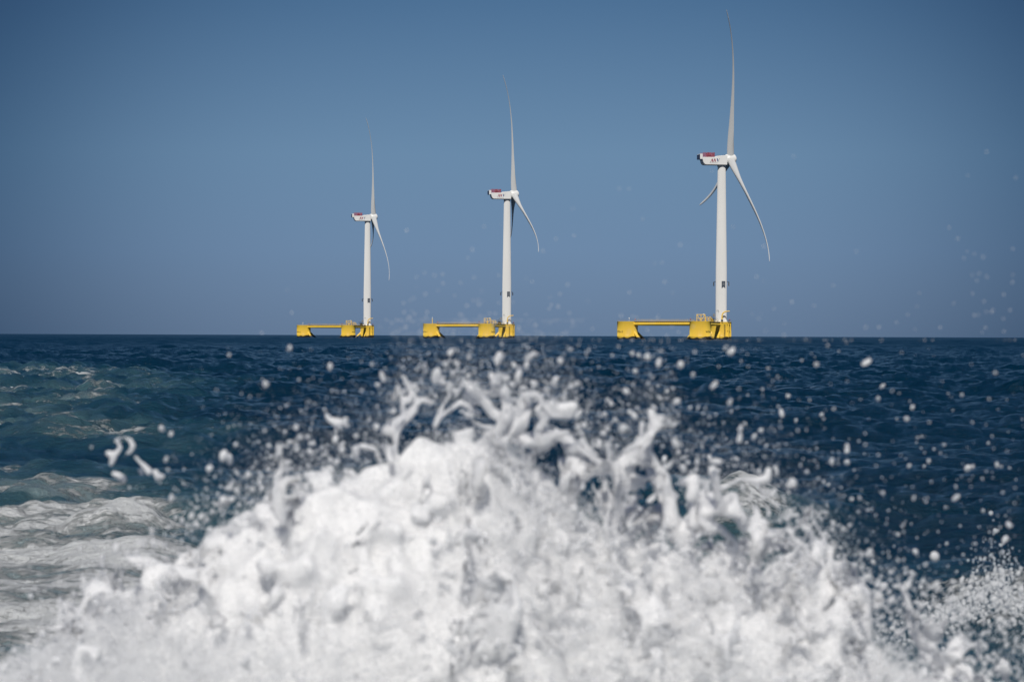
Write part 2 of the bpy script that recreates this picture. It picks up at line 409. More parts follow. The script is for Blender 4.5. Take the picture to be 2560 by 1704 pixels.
LOGO_RED = [quad(LX, LX + .22, LX + .62, LX + .84, LZ, LZ + 1.75), quad(LX + .84, LX + 1.52, LX + .50, LX + 1.16, LZ, LZ + 1.75),
            quad(LX + 1.48, LX + 1.70, LX + 2.05, LX + 2.27, LZ + .1, LZ + 1.85), quad(LX + 2.27, LX + 2.95, LX + 1.93, LX + 2.59, LZ + .1, LZ + 1.85)]
LOGO_BLUE = [quad(LX + 3.85, LX + 4.3, LX + 3.45, LX + 4.05, LZ + .25, LZ + 1.95)]
LOGO_GREY = [quad(LX + 4.2, LX + 4.36, LX + 4.95, LX + 5.12, LZ + .25, LZ + 2.05), quad(LX - .45, LX - .33, LX - .1, LX + .02, LZ - .55, LZ + .5), quad(LX - .45, LX + 4.2, LX - .45, LX + 4.2, LZ - .6, LZ - .5)]
def spinner():                                                 # local: x along the shaft, origin at the hub centre
    b = MB(); pr = [(2.55, -2.75), (2.75, -2.5), (2.95, -1.2), (2.95, .6), (2.7, 1.7), (2.1, 2.6), (1.2, 3.1), (.02, 3.3)]
    b.lathe(pr, 40); b.v = [(z, y, -x) for x, y, z in b.v]
    return b.mesh('hub', M_WHITE)
BL = 83.2
def blade_mesh():
    rs = np.array([1.4, 2.2, 5, 8, 12, 16, 20, 25, 30, 36, 42, 48, 54, 60, 65, 70, 74, 78, 81, 82.6, BL])
    ch = np.interp(rs, [1.4, 5, 10, 17, 30, 45, 60, 72, 79, 82, BL], [3.9, 3.9, 4.5, 5.1, 4.1, 2.9, 2.1, 1.6, 1.3, 1.0, .35])
    th = np.interp(rs, [1.4, 5, 10, 17, 30, 45, 60, 72, BL], [1, 1, .72, .42, .27, .22, .21, .22, .4])
    tw = np.interp(rs, [1.4, 5, 17, 30, 45, 60, BL], [20, 20, 14, 8, 4, 1, -1])
    vs_ = []; K = 28
    for r, c, t, w in zip(rs, ch, th, tw):
        rho = r / BL; dx = 3.0 * 6.75 * rho * rho * (1 - rho) * 1.0
        blend = min(1, max(0, (r - 4) / 14))
        for k in range(K):
            a = 2 * math.pi * k / K
            u = math.cos(a)                                    # 1 leading edge .. -1 trailing edge
            circ = (u * .5, math.sin(a) * .5)
            shape = math.sin(a) * (.5 + .28 * u - .12 * abs(u))
            foil = (u * .5 - .16, shape * t * .92)
            y = (circ[0] * (1 - blend) + foil[0] * blend) * c; x = (circ[1] * (1 - blend) * (t if blend > 0 else 1) + foil[1] * blend) * c
            wr = R(w); vs_.append((x * math.cos(wr) - y * math.sin(wr) + dx, x * math.sin(wr) + y * math.cos(wr), r))
    fs = [(i * K + k, i * K + (k + 1) % K, (i + 1) * K + (k + 1) % K, (i + 1) * K + k) for i in range(len(rs) - 1) for k in range(K)]
    b = MB(); b.add(vs_, fs, True); b.add(vs_[-K:], [tuple(range(K))], False)
    return b.mesh('blade', M_BLADE)
def collar():
    b = MB(); b.lathe([(2.0, 1.5), (2.12, 1.55), (2.12, 1.95), (2.0, 2.0)], 36); return b.mesh('blade_collar', M_GREY)
def lantern_post():
    b = MB(); b.tube((0, 0, DECK), (0, 0, DECK + .75), .09, n=8); return b.mesh('lantern', M_GREY)
def lantern_lamp():
    b = MB(); b.lathe([(.02, .7), (.3, .75), (.36, 1.1), (.3, 1.45), (.02, 1.55)], 14, (0, 0, DECK)); return b.mesh('lantern_lens', M_RED)
def beacon():
    b = MB(); b.tube((0, 0, DECK), (0, 0, DECK + 1.6), .07, n=8); b.lathe([(.02, 1.5), (.28, 1.55), (.28, 2.0), (.02, 2.15)], 12, (0, 0, DECK)); return b.mesh('beacon', M_WHITE)
def tall_mast():
    b = MB(); b.tube((0, 0, DECK), (0, 0, DECK + 3.4), .22, n=10); return b.mesh('mast', M_YEL2)
def tall_mast_tip():
    b = MB(); b.tube((0, 0, DECK + 3.4), (0, 0, DECK + 4.6), .2, .12, n=10); return b.mesh('mast_light', M_WHITE)
def deck_frame():                                              # braced frame on the front column
    b = MB(); x0, x1, y0, y1, z0, z1 = -1.8, 2.6, -2.2, 2.2, DECK, DECK + 3.5
    for x in (x0, (x0 + x1) / 2, x1):
        for y in (y0, y1): b.tube((x, y, z0), (x, y, z1), .16, n=8)
    for y in (y0, y1):
        b.tube((x0, y, z1), (x1, y, z1), .16, n=8); b.tube((x0, y, z0 + 1.5), (x1, y, z0 + 1.5), .09, n=8)
        b.tube((x0, y, z1), ((x0 + x1) / 2, y, z0 + .4), .13, n=8); b.tube(((x0 + x1) / 2, y, z0 + .4), (x1, y, z1), .13, n=8)
    for x in (x0, x1): b.tube((x, y0, z1), (x, y1, z1), .16, n=8); b.tube((x, y0, z0 + .3), (x, y1, z1), .12, n=8)
    return b.mesh('deck_frame', M_YEL2)
GEAR = [((-.4, .6, DECK + .55), (1.4, 1.6, 1.0)), ((1.6, -.8, DECK + .4), (1.0, 1.2, .75)), ((-3.4, 1.2, DECK + .35), (.9, .9, .65)), ((3.9, .2, DECK + .45), (.8, 1.4, .85))]
def deck_box(c, sz):
    b = MB(); b.box(c, sz); return b.mesh('deck_box', M_GREY, .05, 2)
def deck_lamp():
    b = MB(); b.tube((-2.9, -1, DECK), (-2.9, -1, DECK + 1.6), .05, n=6); b.box((-2.9, -1, DECK + 1.7), (.35, .35, .4)); return b.mesh('deck_lamp', M_GREY)
def pipe_frames():                                             # lighter frames between the front and the tower column
    b = MB(); z = DECK
    for x0 in (2.9, 4.6):
        for x in (x0, x0 + 1.2): b.tube((x, 0, z), (x, 0, z + 2.2), .13, n=8)
        b.tube((x0, 0, z + 2.2), (x0 + 1.2, 0, z + 2.2), .13, n=8)
    b.tube((3, 1.2, z + 1.4), (6.6, 1.2, z + 1.4), .1, n=8)
    for x in (3, 4.2, 5.4, 6.6): b.tube((x, 1.2, z), (x, 1.2, z + 1.4), .08, n=8)
    return b.mesh('pipe_frames', M_YEL2)
def winch():
    b = MB(); b.tube((-1, 0, DECK + 1.0), (1, 0, DECK + 1.0), .85, n=18); b.box((0, 0, DECK + .3), (2.3, 1.6, .5)); b.tube((-1.05, 0, DECK + 1.0), (-.9, 0, DECK + 1.0), 1.15, n=18); b.tube((.9, 0, DECK + 1.0), (1.05, 0, DECK + 1.0), 1.15, n=18)
    return b.mesh('winch', M_DARK)
def crane():
    b = MB(); pts = [(0, 0, DECK - .6), (0, 0, DECK + 3.2)]
    for k in range(1, 9):
        w = k / 8 * R(78); pts.append((2.5 * (1 - math.cos(w)), 0, DECK + 3.2 + 2.5 * math.sin(w)))
    pts += [(4.2, 0, DECK + 5.95)]
    b.path(pts, [.42, .36] + [.34] * 8 + [.24], 12)
    return b.mesh('davit_crane', M_YEL2)
def crane_base():
    b = MB(); b.lathe([(.01, -.85), (.7, -.8), (.75, -.3), (.62, .2), (.62, 1.1), (.42, 1.25)], 16, (0, 0, DECK)); return b.mesh('crane_pedestal', M_DARK)
def stair():
    b = MB(); p0, p1 = Vector((-5.3, -3.4, DECK + 2.7)), Vector((-1.6, -3.9, DECK + .25)); d = p1 - p0
    for e in (-.5, .5):
        for hz in (0, 1.0): b.tube(p0 + Vector((0, e, hz)), p1 + Vector((0, e, hz)), .12 if hz == 0 else .05, n=8)
        for t in (0, .33, .66, 1): b.tube(p0 + d * t + Vector((0, e, 0)), p0 + d * t + Vector((0, e, 1)), .04, n=6)
    for t in np.linspace(0, 1, 12): b.box(p0 + d * t, (.42, 1.0, .08))
    b.box(p0 + Vector((-.9, .3, -.06)), (2.0, 2.4, .25)); b.tube(p0 + Vector((-1.4, 0, 0)), p0 + Vector((-1.4, 0, -2.7)), .1, n=8); b.tube(p0 + Vector((-.3, .5, 0)), p0 + Vector((1.0, .6, -2.4)), .1, n=8)
    return b.mesh('access_stair', M_DARK)
def cage():
    b = MB(); c = Vector((-3.9, -2.2, DECK + 2.75))
    for k in range(10):
        w = k / 10 * 2 * math.pi; b.tube(c + Vector((.55 * math.cos(w), .55 * math.sin(w), 0)), c + Vector((.55 * math.cos(w), .55 * math.sin(w), 1.9)), .06, n=6)
    for z in (.1, 1.0, 1.9): b.tube(c + Vector((0, 0, z - .06)), c + Vector((0, 0, z + .06)), .62, n=16)
    b.tube(c + Vector((0, 0, 0)), c + Vector((0, 0, 1.6)), .4, n=12)
    return b.mesh('door_cage', M_GREY)
def on_col(ang, r, z): return Vector((r * math.sin(R(ang)), -r * math.cos(R(ang)), z))   # 0 faces the camera, + to the right
def landing(a0):
    b = MB()
    for da in (-6.2, 6.2):
        b.tube(on_col(a0 + da, COLR + 1.15, 9.2), on_col(a0 + da, COLR + 1.15, -1.5), .26, n=12)
        for z in (9.0, 5.4, 1.8): b.tube(on_col(a0 + da, COLR - .1, z), on_col(a0 + da, COLR + 1.15, z), .18, n=10)
    return b.mesh('boat_landing', M_YEL)
def ladder(a0):
    b = MB()
    for da in (-2.4, 2.4): b.tube(on_col(a0 + da, COLR + .55, DECK + 1), on_col(a0 + da, COLR + .55, -.8), .07, n=8)
    for z in np.arange(0, DECK + .9, .42): b.tube(on_col(a0 - 2.4, COLR + .55, z), on_col(a0 + 2.4, COLR + .55, z), .06, n=6)
    return b.mesh('ladder', M_DARK)
def draft_marks(a0):
    b = MB(); rnd = random.Random(4)
    for z in np.arange(.8, 8.6, .62):
        a = a0 + rnd.uniform(-.8, .8); rot = Matrix.Rotation(R(a), 3, 'Z')
        b.box(on_col(a, COLR + .02, z), (.55, .06, .36), rot); b.box(on_col(a + 5, COLR + .02, z + .1), (.3, .06, .3), rot)
    return b.mesh('draft_marks', M_BLACK)
def vent_box(a0):
    b = MB(); b.box(on_col(a0, COLR + .15, 8.85), (.95, .5, 1.2), Matrix.Rotation(R(a0), 3, 'Z')); return b.mesh('junction_box', M_DARK)
def id_plate(a0):
    """Slate plate wrapped on the tower with a swallow-tailed foot and a pale figure on it."""
    zc, hw, n_ = 30.6, 1.12, 8; vs_ = []; fs = []
    for i in range(n_ + 1):
        u = -1 + 2 * i / n_; an = R(a0) + u * hw / 3.1; foot = zc - 2.05 + (1 - abs(u)) * 1.0
        for z in (zc + 2.05, foot): vs_.append((3.1 * math.sin(an), -3.1 * math.cos(an), z))
        for z in (foot, zc + 2.05): vs_.append((3.05 * math.sin(an), -3.05 * math.cos(an), z))
    for i in range(n_):
        a, c = i * 4, i * 4 + 4
        for k in range(4): fs.append((a + k, a + (k + 1) % 4, c + (k + 1) % 4, c + k))
    fs += [(0, 1, 2, 3), (n_ * 4 + 3, n_ * 4 + 2, n_ * 4 + 1, n_ * 4)]
    b = MB(); b.add(vs_, fs, False); return b.mesh('name_plate', M_PLATE)
def plate_figure(a0):
    b = MB(); rot = Matrix.Rotation(R(a0), 3, 'Z')
    for (ox, oz, w, h) in ((-.42, 0, .2, 1.7), (.42, 0, .2, 1.7), (0, .82, .7, .2), (0, -.05, .55, .18), (0, -.5, .24, .5)):
        b.box(rot @ Vector((ox, -3.16, 31.0 + oz)), (w, .05, h), rot)
    return b.mesh('plate_figure', M_GREY)
def hanger(sx_):
    b = MB(); b.tube((sx_ * 2.9, 0, 32.2), (sx_ * 4.3, -.2, 32.2), .09, n=8); b.box((sx_ * 4.15, -.2, 31.0), (.62, .62, 2.1)); b.box((sx_ * 3.6, -.2, 32.3), (1.2, .5, .16))
    return b.mesh('lamp_bracket', M_DARK)
def small_davit():
    b = MB(); b.path([(-2.3, -2.3, 16.1), (-2.3, -3.1, 16.7), (-1.5, -3.2, 16.7), (-1.35, -3.2, 15.6)], .09, 8); return b.mesh('tower_davit', M_GREY)
def lettering(body, a0, z, hgt, r):
    cu = bpy.data.curves.new('t', 'FONT'); cu.body = body; cu.size = hgt * 1.38; cu.offset = .012 * hgt * 1.5; cu.extrude = .02; cu.align_x = 'LEFT'; cu.space_character = 1.12
    o = bpy.data.objects.new('t', cu); C.objects.link(o)
    dg = bpy.context.evaluated_depsgraph_get(); me = bpy.data.meshes.new_from_object(o.evaluated_get(dg))
    bpy.data.objects.remove(o); bpy.data.curves.remove(cu)
    for v in me.vertices:
        an = R(a0) + v.co.x / r; rr_ = r + .03 + v.co.z
        v.co = (rr_ * math.sin(an), -rr_ * math.cos(an), z + v.co.y)
    me.name = 'lettering'; me.materials.clear(); me.materials.append(M_BLACK); me.update()
    return me

def get(key, fn, *a):
    if key not in ME: ME[key] = fn(*a)
    return ME[key]

def turbine(px, d, theta, beta, phi, digit, label, nav):
    base = at(px, 840, d); view = math.degrees(math.atan2(base.x, base.y))
    root = bpy.data.objects.new('floating_wind_turbine', None); C.objects.link(root); root.empty_display_size = 5
    root.location = (base.x, base.y, 0); root.rotation_euler = (0, 0, R(theta))
    tag(root, label, 'wind turbine', 'white wind turbines on yellow floating platforms')
    loc = theta + view                                         # turns local angles into angles as seen from the boat
    T = Matrix.Translation
    def seen(a): return a - loc * 1.0
    cols_ = {}
    for key, P in (('L', PL), ('F', PF), ('R', PR)):
        c = link('column', get('column', column_mesh), root, P); cols_[key] = c
        link('guard_rail', get('rail', toprail_mesh), c)
    # writing on the columns, each turned to the side the photograph shows
    link('lettering', lettering('WFA-' + digit, 31 + loc * -1, 3.9, 1.15, COLR), cols_['F'])
    link('lettering', lettering('WFA-' + digit, -76 + loc * -1, 3.9, 1.15, COLR), cols_['L'])
    for key, a, c in (('LF', PL, PF), ('FR', PF, PR), ('LR', PL, PR)):
        br = link('brace_tube', get('b' + key, brace_mesh, a, c), root)
        w = link('walkway', get('w' + key, walkway_mesh, a, c), root)
        link('walkway_grating', get('g' + key, gutter_mesh, a, c), w)
        link('diagonal_brace', get('d1' + key, diag_mesh, a, c), root); link('diagonal_brace', get('d2' + key, diag_mesh, c, a), root)
    link('tower', get('tower', tower_mesh), root)
    tw = root.children[-1] if root.children else None
    spin = Matrix.Rotation(R(-loc), 4, 'Z')                    # small fittings face the boat
    tower = [o for o in root.children if o.name.startswith('tower')][0]
    npl = link('name_plate', get('plate', id_plate, 25), tower, mat=spin); link('plate_figure', get('fig', plate_figure, 25), tower, mat=spin)
    for s_ in (-1, 1): link('lamp_bracket', get('hang%d' % s_, hanger, s_), tower, mat=spin)
    link('tower_davit', get('tdav', small_davit), tower, mat=spin)
    cr = link('davit_crane', get('crane', crane), root, mat=spin @ T((.5, -5.0, 0))); link('crane_pedestal', get('cbase', crane_base), cr)
    link('access_stair', get('stair', stair), root, mat=spin); link('door_cage', get('cage', cage), root, mat=spin)
    la = link('boat_landing', get('land', landing, 43), root, mat=spin); link('ladder', get('ladder', ladder, 43), la)
    link('draft_marks', get('draft', draft_marks, 19), cols_['R'], mat=spin); link('junction_box', get('jb', vent_box, 48), cols_['R'], mat=spin)
    fr = link('deck_frame', get('frame', deck_frame), root, mat=T(PF) @ spin); link('deck_lamp', get('dlamp', deck_lamp), root, mat=T(PF) @ spin)
    for i_, g_ in enumerate(GEAR): link('deck_box', get('gear%d' % i_, deck_box, *g_), root, mat=T(PF) @ spin)
    link('pipe_frames', get('pipes', pipe_frames), root, mat=T(PF) @ spin @ T((0, 3.0, 0)))
    link('winch', get('winch', winch), root, mat=spin @ T((-4.9, -1.2, 0)))
    for P, off in ((PL, (4.3, -.5)), (PF, (-5.2, .5)), (PR, (4.7, .6))):
        l = link('lantern', get('lpost', lantern_post), root, mat=T(P) @ spin @ T((off[0], off[1], 0))); link('lantern_lens', get('llamp', lantern_lamp), l)
    if nav == 'mast':
        m_ = link('mast', get('mast', tall_mast), root, mat=T(PL) @ spin @ T((.7, -2, 0))); link('mast_light', get('mtip', tall_mast_tip), m_)
    else:
        link('beacon', get('beacon', beacon), root, mat=T(PL) @ spin @ T((1.0 if nav == 'mid' else -.6, -2, 0)))
    link('beacon', get('beacon', beacon), root, mat=T(PF) @ spin @ T((1.9, 1.0, 1.9)))
    # nacelle and rotor
    hd = T((0, 0, HUBZ)) @ Matrix.Rotation(R(beta - theta), 4, 'Z')
    nac = link('nacelle', get('nac', nacelle_mesh), root, mat=hd)
    link('yaw_bearing', get('yaw', yaw_mesh), nac); link('hoist_railing', get('hr', hoist_rail), nac); link('hoist_gear', get('hg', hoist_gear), nac)
    link('cooler_housing', get('ch', rear_cooler), nac); link('cooler_fins', get('cf', cooler_fins), nac); link('roof_hatch', get('ht1', hatch, -2.4, 1.55), nac); link('roof_hatch', get('ht2', hatch, .6, 1.85), nac)
    link('logo', get('lr', logo, LOGO_RED, M_RED, 'logo'), nac); link('logo', get('lb', logo, LOGO_BLUE, M_BLUE, 'logo'), nac); link('logo', get('lg', logo, LOGO_GREY, M_PLATE, 'logo'), nac)
    hb = hd @ T((OVER, 0, 0)) @ Matrix.Rotation(R(-TILT), 4, 'Y')
    link('hub', get('hub', spinner), root, mat=hb)
    for k in range(3):
        bl = link('blade', get('blade', blade_mesh), root, mat=hb @ Matrix.Rotation(R(phi + 120 * k), 4, 'X')); link('blade_collar', get('collar', collar), bl)
    return root
turbine(1802.6, 1343, 13.2, 9.5, 15, '3', 'largest white wind turbine on a yellow floater, one blade sticking out behind its tower', 'mid')
turbine(1266.5, 1685, 15.8, 9.5, 1, '1', 'middle-sized white floating wind turbine with a thin yellow mast on its outer column', 'mast')
turbine(918.0, 2017, 17.0, 9.5, 11, '2', 'smallest white floating wind turbine, its logo barely readable, beyond the other two', 'low')

# ------------------------------------------------------------------ the splash thrown up by the boat's hull
def bspline_axis(nf, step, lam, rng_n):
    """Rows that blend a coarse random lattice (spacing lam) into nf samples, cubic B-spline."""
    x = np.arange(nf) * step / lam; i = np.floor(x).astype(int); t = x - i
    w = np.stack([(1 - t) ** 3, 3 * t ** 3 - 6 * t ** 2 + 4, -3 * t ** 3 + 3 * t ** 2 + 3 * t + 1, t ** 3], -1) / 6
    A = np.zeros((nf, i.max() + 4), np.float32)
    for k in range(4): A[np.arange(nf), i + k] += w[:, k]
    return A
def noise3(shape, step, lam, seed):
    rng = np.random.default_rng(seed)
    if np.isscalar(lam): lam = (lam,) * 3
    As = [bspline_axis(nf, step, l, None) for nf, l in zip(shape, lam)]
    g = rng.standard_normal([A.shape[1] for A in As]).astype(np.float32)
    f = np.tensordot(As[0], g, (1, 0)); f = np.tensordot(As[1], f, (1, 1)).transpose(1, 0, 2); f = np.tensordot(f, As[2], (2, 1))
    return f / f.std()
def surface_nets(F, step, origin):
    """Mesh of the zero level of F (positive inside)."""
    ins = F > 0
    c = ins[:-1, :-1, :-1].astype(np.int8)
    for dx, dy, dz in ((1, 0, 0), (0, 1, 0), (1, 1, 0), (0, 0, 1), (1, 0, 1), (0, 1, 1), (1, 1, 1)):
        c += ins[dx:F.shape[0] - 1 + dx, dy:F.shape[1] - 1 + dy, dz:F.shape[2] - 1 + dz]
    act = np.argwhere((c > 0) & (c < 8)); ix = np.full(c.shape, -1, np.int32)
    ix[act[:, 0], act[:, 1], act[:, 2]] = np.arange(len(act))
    acc = np.zeros((len(act), 3), np.float32); cnt = np.zeros(len(act), np.float32)
    cor = [(x, y, z) for x in (0, 1) for y in (0, 1) for z in (0, 1)]
    val = {q_: F[act[:, 0] + q_[0], act[:, 1] + q_[1], act[:, 2] + q_[2]] for q_ in cor}
    for p_ in cor:
        for ax in range(3):
            if p_[ax] == 0:
                q_ = tuple(1 if k == ax else p_[k] for k in range(3)); a, b = val[p_], val[q_]
                cr = (a > 0) != (b > 0); t = np.where(cr, a / np.where(cr, a - b, 1), 0)
                v = np.tile(np.array(p_, np.float32), (len(act), 1)); v[:, ax] = t
                acc += v * cr[:, None]; cnt += cr
    verts = (act + acc / cnt[:, None]) * step + np.array(origin, np.float32)
    fs = []
    for ax in range(3):
        sl0 = [slice(1, -1)] * 3; sl1 = [slice(1, -1)] * 3; sl0[ax] = slice(0, -1); sl1[ax] = slice(1, None)
        a, b = ins[tuple(sl0)], ins[tuple(sl1)]
        e = np.argwhere(a != b); off = np.array([1, 1, 1]); off[ax] = 0; e = e + off
        o1, o2 = [k for k in range(3) if k != ax]
        d1 = np.zeros(3, int); d1[o1] = 1; d2 = np.zeros(3, int); d2[o2] = 1
        def g_(p_): return ix[p_[:, 0], p_[:, 1], p_[:, 2]]
        quad_ = np.stack([g_(e - d1 - d2), g_(e - d2), g_(e), g_(e - d1)], -1)
        ia = ins[e[:, 0], e[:, 1], e[:, 2]]
        flip = ia if ax != 1 else ~ia
        quad_[~flip] = quad_[~flip][:, ::-1]; fs.append(quad_)
    fs = np.concatenate(fs); return verts, fs[(fs >= 0).all(1)]

m_foam, n, p = new_mat('white_water')
tcn = N(n, 'ShaderNodeNewGeometry'); no = N(n, 'ShaderNodeTexNoise'); no.inputs['Scale'].default_value = 26; no.inputs['Detail'].default_value = 5; no.inputs['Roughness'].default_value = .7
n.links.new(tcn.outputs['Position'], no.inputs['Vector'])
bu = N(n, 'ShaderNodeBump'); bu.inputs['Strength'].default_value = .7; bu.inputs['Distance'].default_value = .02; n.links.new(no.outputs[0], bu.inputs['Height']); n.links.new(bu.outputs[0], p.inputs['Normal'])
p.inputs['Base Color'].default_value = (.93, .935, .945, 1); p.inputs['Roughness'].default_value = .25; p.inputs['IOR'].default_value = 1.33
p.inputs['Diffuse Roughness'].default_value = .6
tr = N(n, 'ShaderNodeBsdfTranslucent'); tr.inputs[0].default_value = (.88, .90, .93, 1)
ms = N(n, 'ShaderNodeMixShader'); ms.inputs[0].default_value = .35
n.links.new(p.outputs[0], ms.inputs[1]); n.links.new(tr.outputs[0], ms.inputs[2]); n.links.new(ms.outputs[0], n.nodes['Material Output'].inputs[0])
ms.inputs[0].default_value = .22
p.inputs['Subsurface Weight'].default_value = .85; p.inputs['Subsurface Radius'].default_value = (1, 1, 1); p.inputs['Subsurface Scale'].default_value = .05
m_solid = m_foam.copy(); m_solid.name = 'bright_drop'; m_solid.node_tree.nodes['Principled BSDF'].inputs['Base Color'].default_value = (.96, .965, .97, 1); m_solid.node_tree.nodes['Principled BSDF'].inputs['Roughness'].default_value = .12
# loose drops are half clear: part of the light goes straight through
m_drop = m_foam.copy(); m_drop.name = 'clear_drop'; n = m_drop.node_tree; n.nodes['Principled BSDF'].inputs['Base Color'].default_value = (.96, .965, .97, 1); n.nodes['Principled BSDF'].inputs['Roughness'].default_value = .05; n.nodes['Principled BSDF'].inputs['Subsurface Weight'].default_value = 0; n.nodes['Mix Shader'].inputs[0].default_value = .35
tp = N(n, 'ShaderNodeBsdfTransparent'); m3 = N(n, 'ShaderNodeMixShader'); m3.inputs[0].default_value = .45
mo = n.nodes['Material Output']; src = mo.inputs[0].links[0].from_socket
n.links.new(src, m3.inputs[1]); n.links.new(tp.outputs[0], m3.inputs[2]); n.links.new(m3.outputs[0], mo.inputs[0])

D0 = 7.1; PXM = D0 / FPX                                       # metres per photograph pixel at the splash
def spz(py): return CAMZ - (np.asarray(py, float) - 839) * PXM
def spx(px): return (np.asarray(px, float) - 1280) * PXM
K = 2560 / 2356
core_p = np.array([(-260, 1560), (0, 1500), (150, 1430), (300, 1345), (400, 1290), (500, 1215), (555, 1142), (640, 1098), (760, 1078), (850, 1055), (920, 1010), (1000, 972), (1070, 955), (1140, 962), (1200, 1005), (1280, 1085), (1340, 1125), (1410, 1160),
                   (1500, 1180), (1560, 1215), (1700, 1265), (1800, 1255), (1890, 1260), (1950, 1345), (2050, 1450), (2200, 1580), (2356, 1660), (2600, 1700)]) * K
fil_p = np.array([(-260, 1620), (0, 1500), (130, 1400), (250, 1280), (450, 1185), (545, 1100), (650, 1060), (800, 1045), (880, 985), (925, 890), (1000, 905), (1060, 872), (1160, 890), (1230, 905), (1320, 930), (1345, 1010), (1420, 1040), (1480, 975),
                  (1540, 965), (1570, 1085), (1650, 1115), (1770, 1105), (1840, 1190), (1900, 1205), (2000, 1330), (2200, 1460), (2356, 1560), (2600, 1700)]) * K
ST = .0105
ox, oy, oz = -1.78, 6.35, -.03
nx, ny, nz = int(3.56 / ST), int(1.5 / ST), int(2.02 / ST)
X = (ox + np.arange(nx) * ST).astype(np.float32); Y = (oy + np.arange(ny) * ST).astype(np.float32); Z = (oz + np.arange(nz) * ST).astype(np.float32)
Hc = np.interp(X, spx(core_p[:, 0]), spz(core_p[:, 1])).astype(np.float32); Hf = np.interp(X, spx(fil_p[:, 0]), spz(fil_p[:, 1])).astype(np.float32)
sh = (nx, ny, nz)
nb = noise3(sh, ST, .16, 11); nm_ = noise3(sh, ST, .075, 12); ns = noise3(sh, ST, .038, 13)
wob = noise3((nx, ny, 1), ST, (.35, .35, 1), 14)[:, :, 0]
ridge = (.26 * ((Y[None, :] - D0 - .06 * wob) / .5) ** 2) + .55 * np.clip(np.abs(Y[None, :] - D0) - .45, 0, 9) ** 1.0
Hxy = Hc[:, None] - ridge
nb2 = noise3(sh, ST, (.17, .17, .22), 15)
core = (Hxy[:, :, None] - Z[None, None, :]) * .75 + .026 * nb + .032 * (.5 - np.minimum(np.abs(nb2), 1.2)) + .034 * (.5 - np.minimum(np.abs(nm_), 1.2)) + .018 * ns - .045
# torn sheets and strands above the core
f1 = noise3(sh, ST, (.085, .11, .125), 21) + .35 * nm_; f2 = noise3(sh, ST, (.085, .11, .125), 22) + .25 * ns
hole = noise3(sh, ST, .09, 23)
q_ = ((Hf[:, None] - .5 * ridge)[:, :, None] - Z[None, None, :] + .05 * nb) / np.maximum(.09, (Hf - Hc))[:, None, None]
dw = np.exp(-((Y - D0) / .30) ** 2)[None, :, None]
q_ = np.clip(q_, -1, 1.6)
strand = (.085 + .17 * np.clip(q_, 0, 1.2)) * dw - np.sqrt(f1 * f1 + f2 * f2) * .62 - 3 * np.clip(.02 - q_, 0, 1)
sheet = (.040 + .07 * q_) * dw - np.abs(f1) * .8 - np.clip(.55 - hole - .6 * q_, 0, 3) * .5 - 3 * np.clip(.25 - q_, 0, 1)
F = np.maximum(core, np.maximum(strand, sheet) * .16 + .008 * ns + .005 * nm_)
# strands and clots the eye picks out: (disp x, disp y, radius px) runs
def stamp(Fa, pts, org, step, jit=0):
    P = [Vector(at(x * K, y * K, D0 + dd)) for x, y, r, dd in pts]; rad = [r * K * PXM * .68 for x, y, r, dd in pts]
    for (a, ra), (b, rb) in zip(zip(P[:-1], rad[:-1]), zip(P[1:], rad[1:])):
        rm = max(ra, rb) + .05
        lo = [max(0, int((min(a[k], b[k]) - rm - org[k]) / step)) for k in range(3)]
        hi = [min(Fa.shape[k], int((max(a[k], b[k]) + rm - org[k]) / step) + 2) for k in range(3)]
        if any(h <= l for l, h in zip(lo, hi)): continue
        gx, gy, gz = [np.arange(l, h) * step + o_ for l, h, o_ in zip(lo, hi, org)]
        G = np.stack(np.meshgrid(gx, gy, gz, indexing='ij'), -1).astype(np.float32)
        A = np.array(a); ab = np.array(b) - A; t = np.clip(((G - A) @ ab) / max(1e-9, ab @ ab), 0, 1)
        dist = np.linalg.norm(G - (A + t[..., None] * ab), axis=-1)
        s_ = tuple(slice(l, h) for l, h in zip(lo, hi))
        Fa[s_] = np.maximum(Fa[s_], ra + (rb - ra) * t - dist)
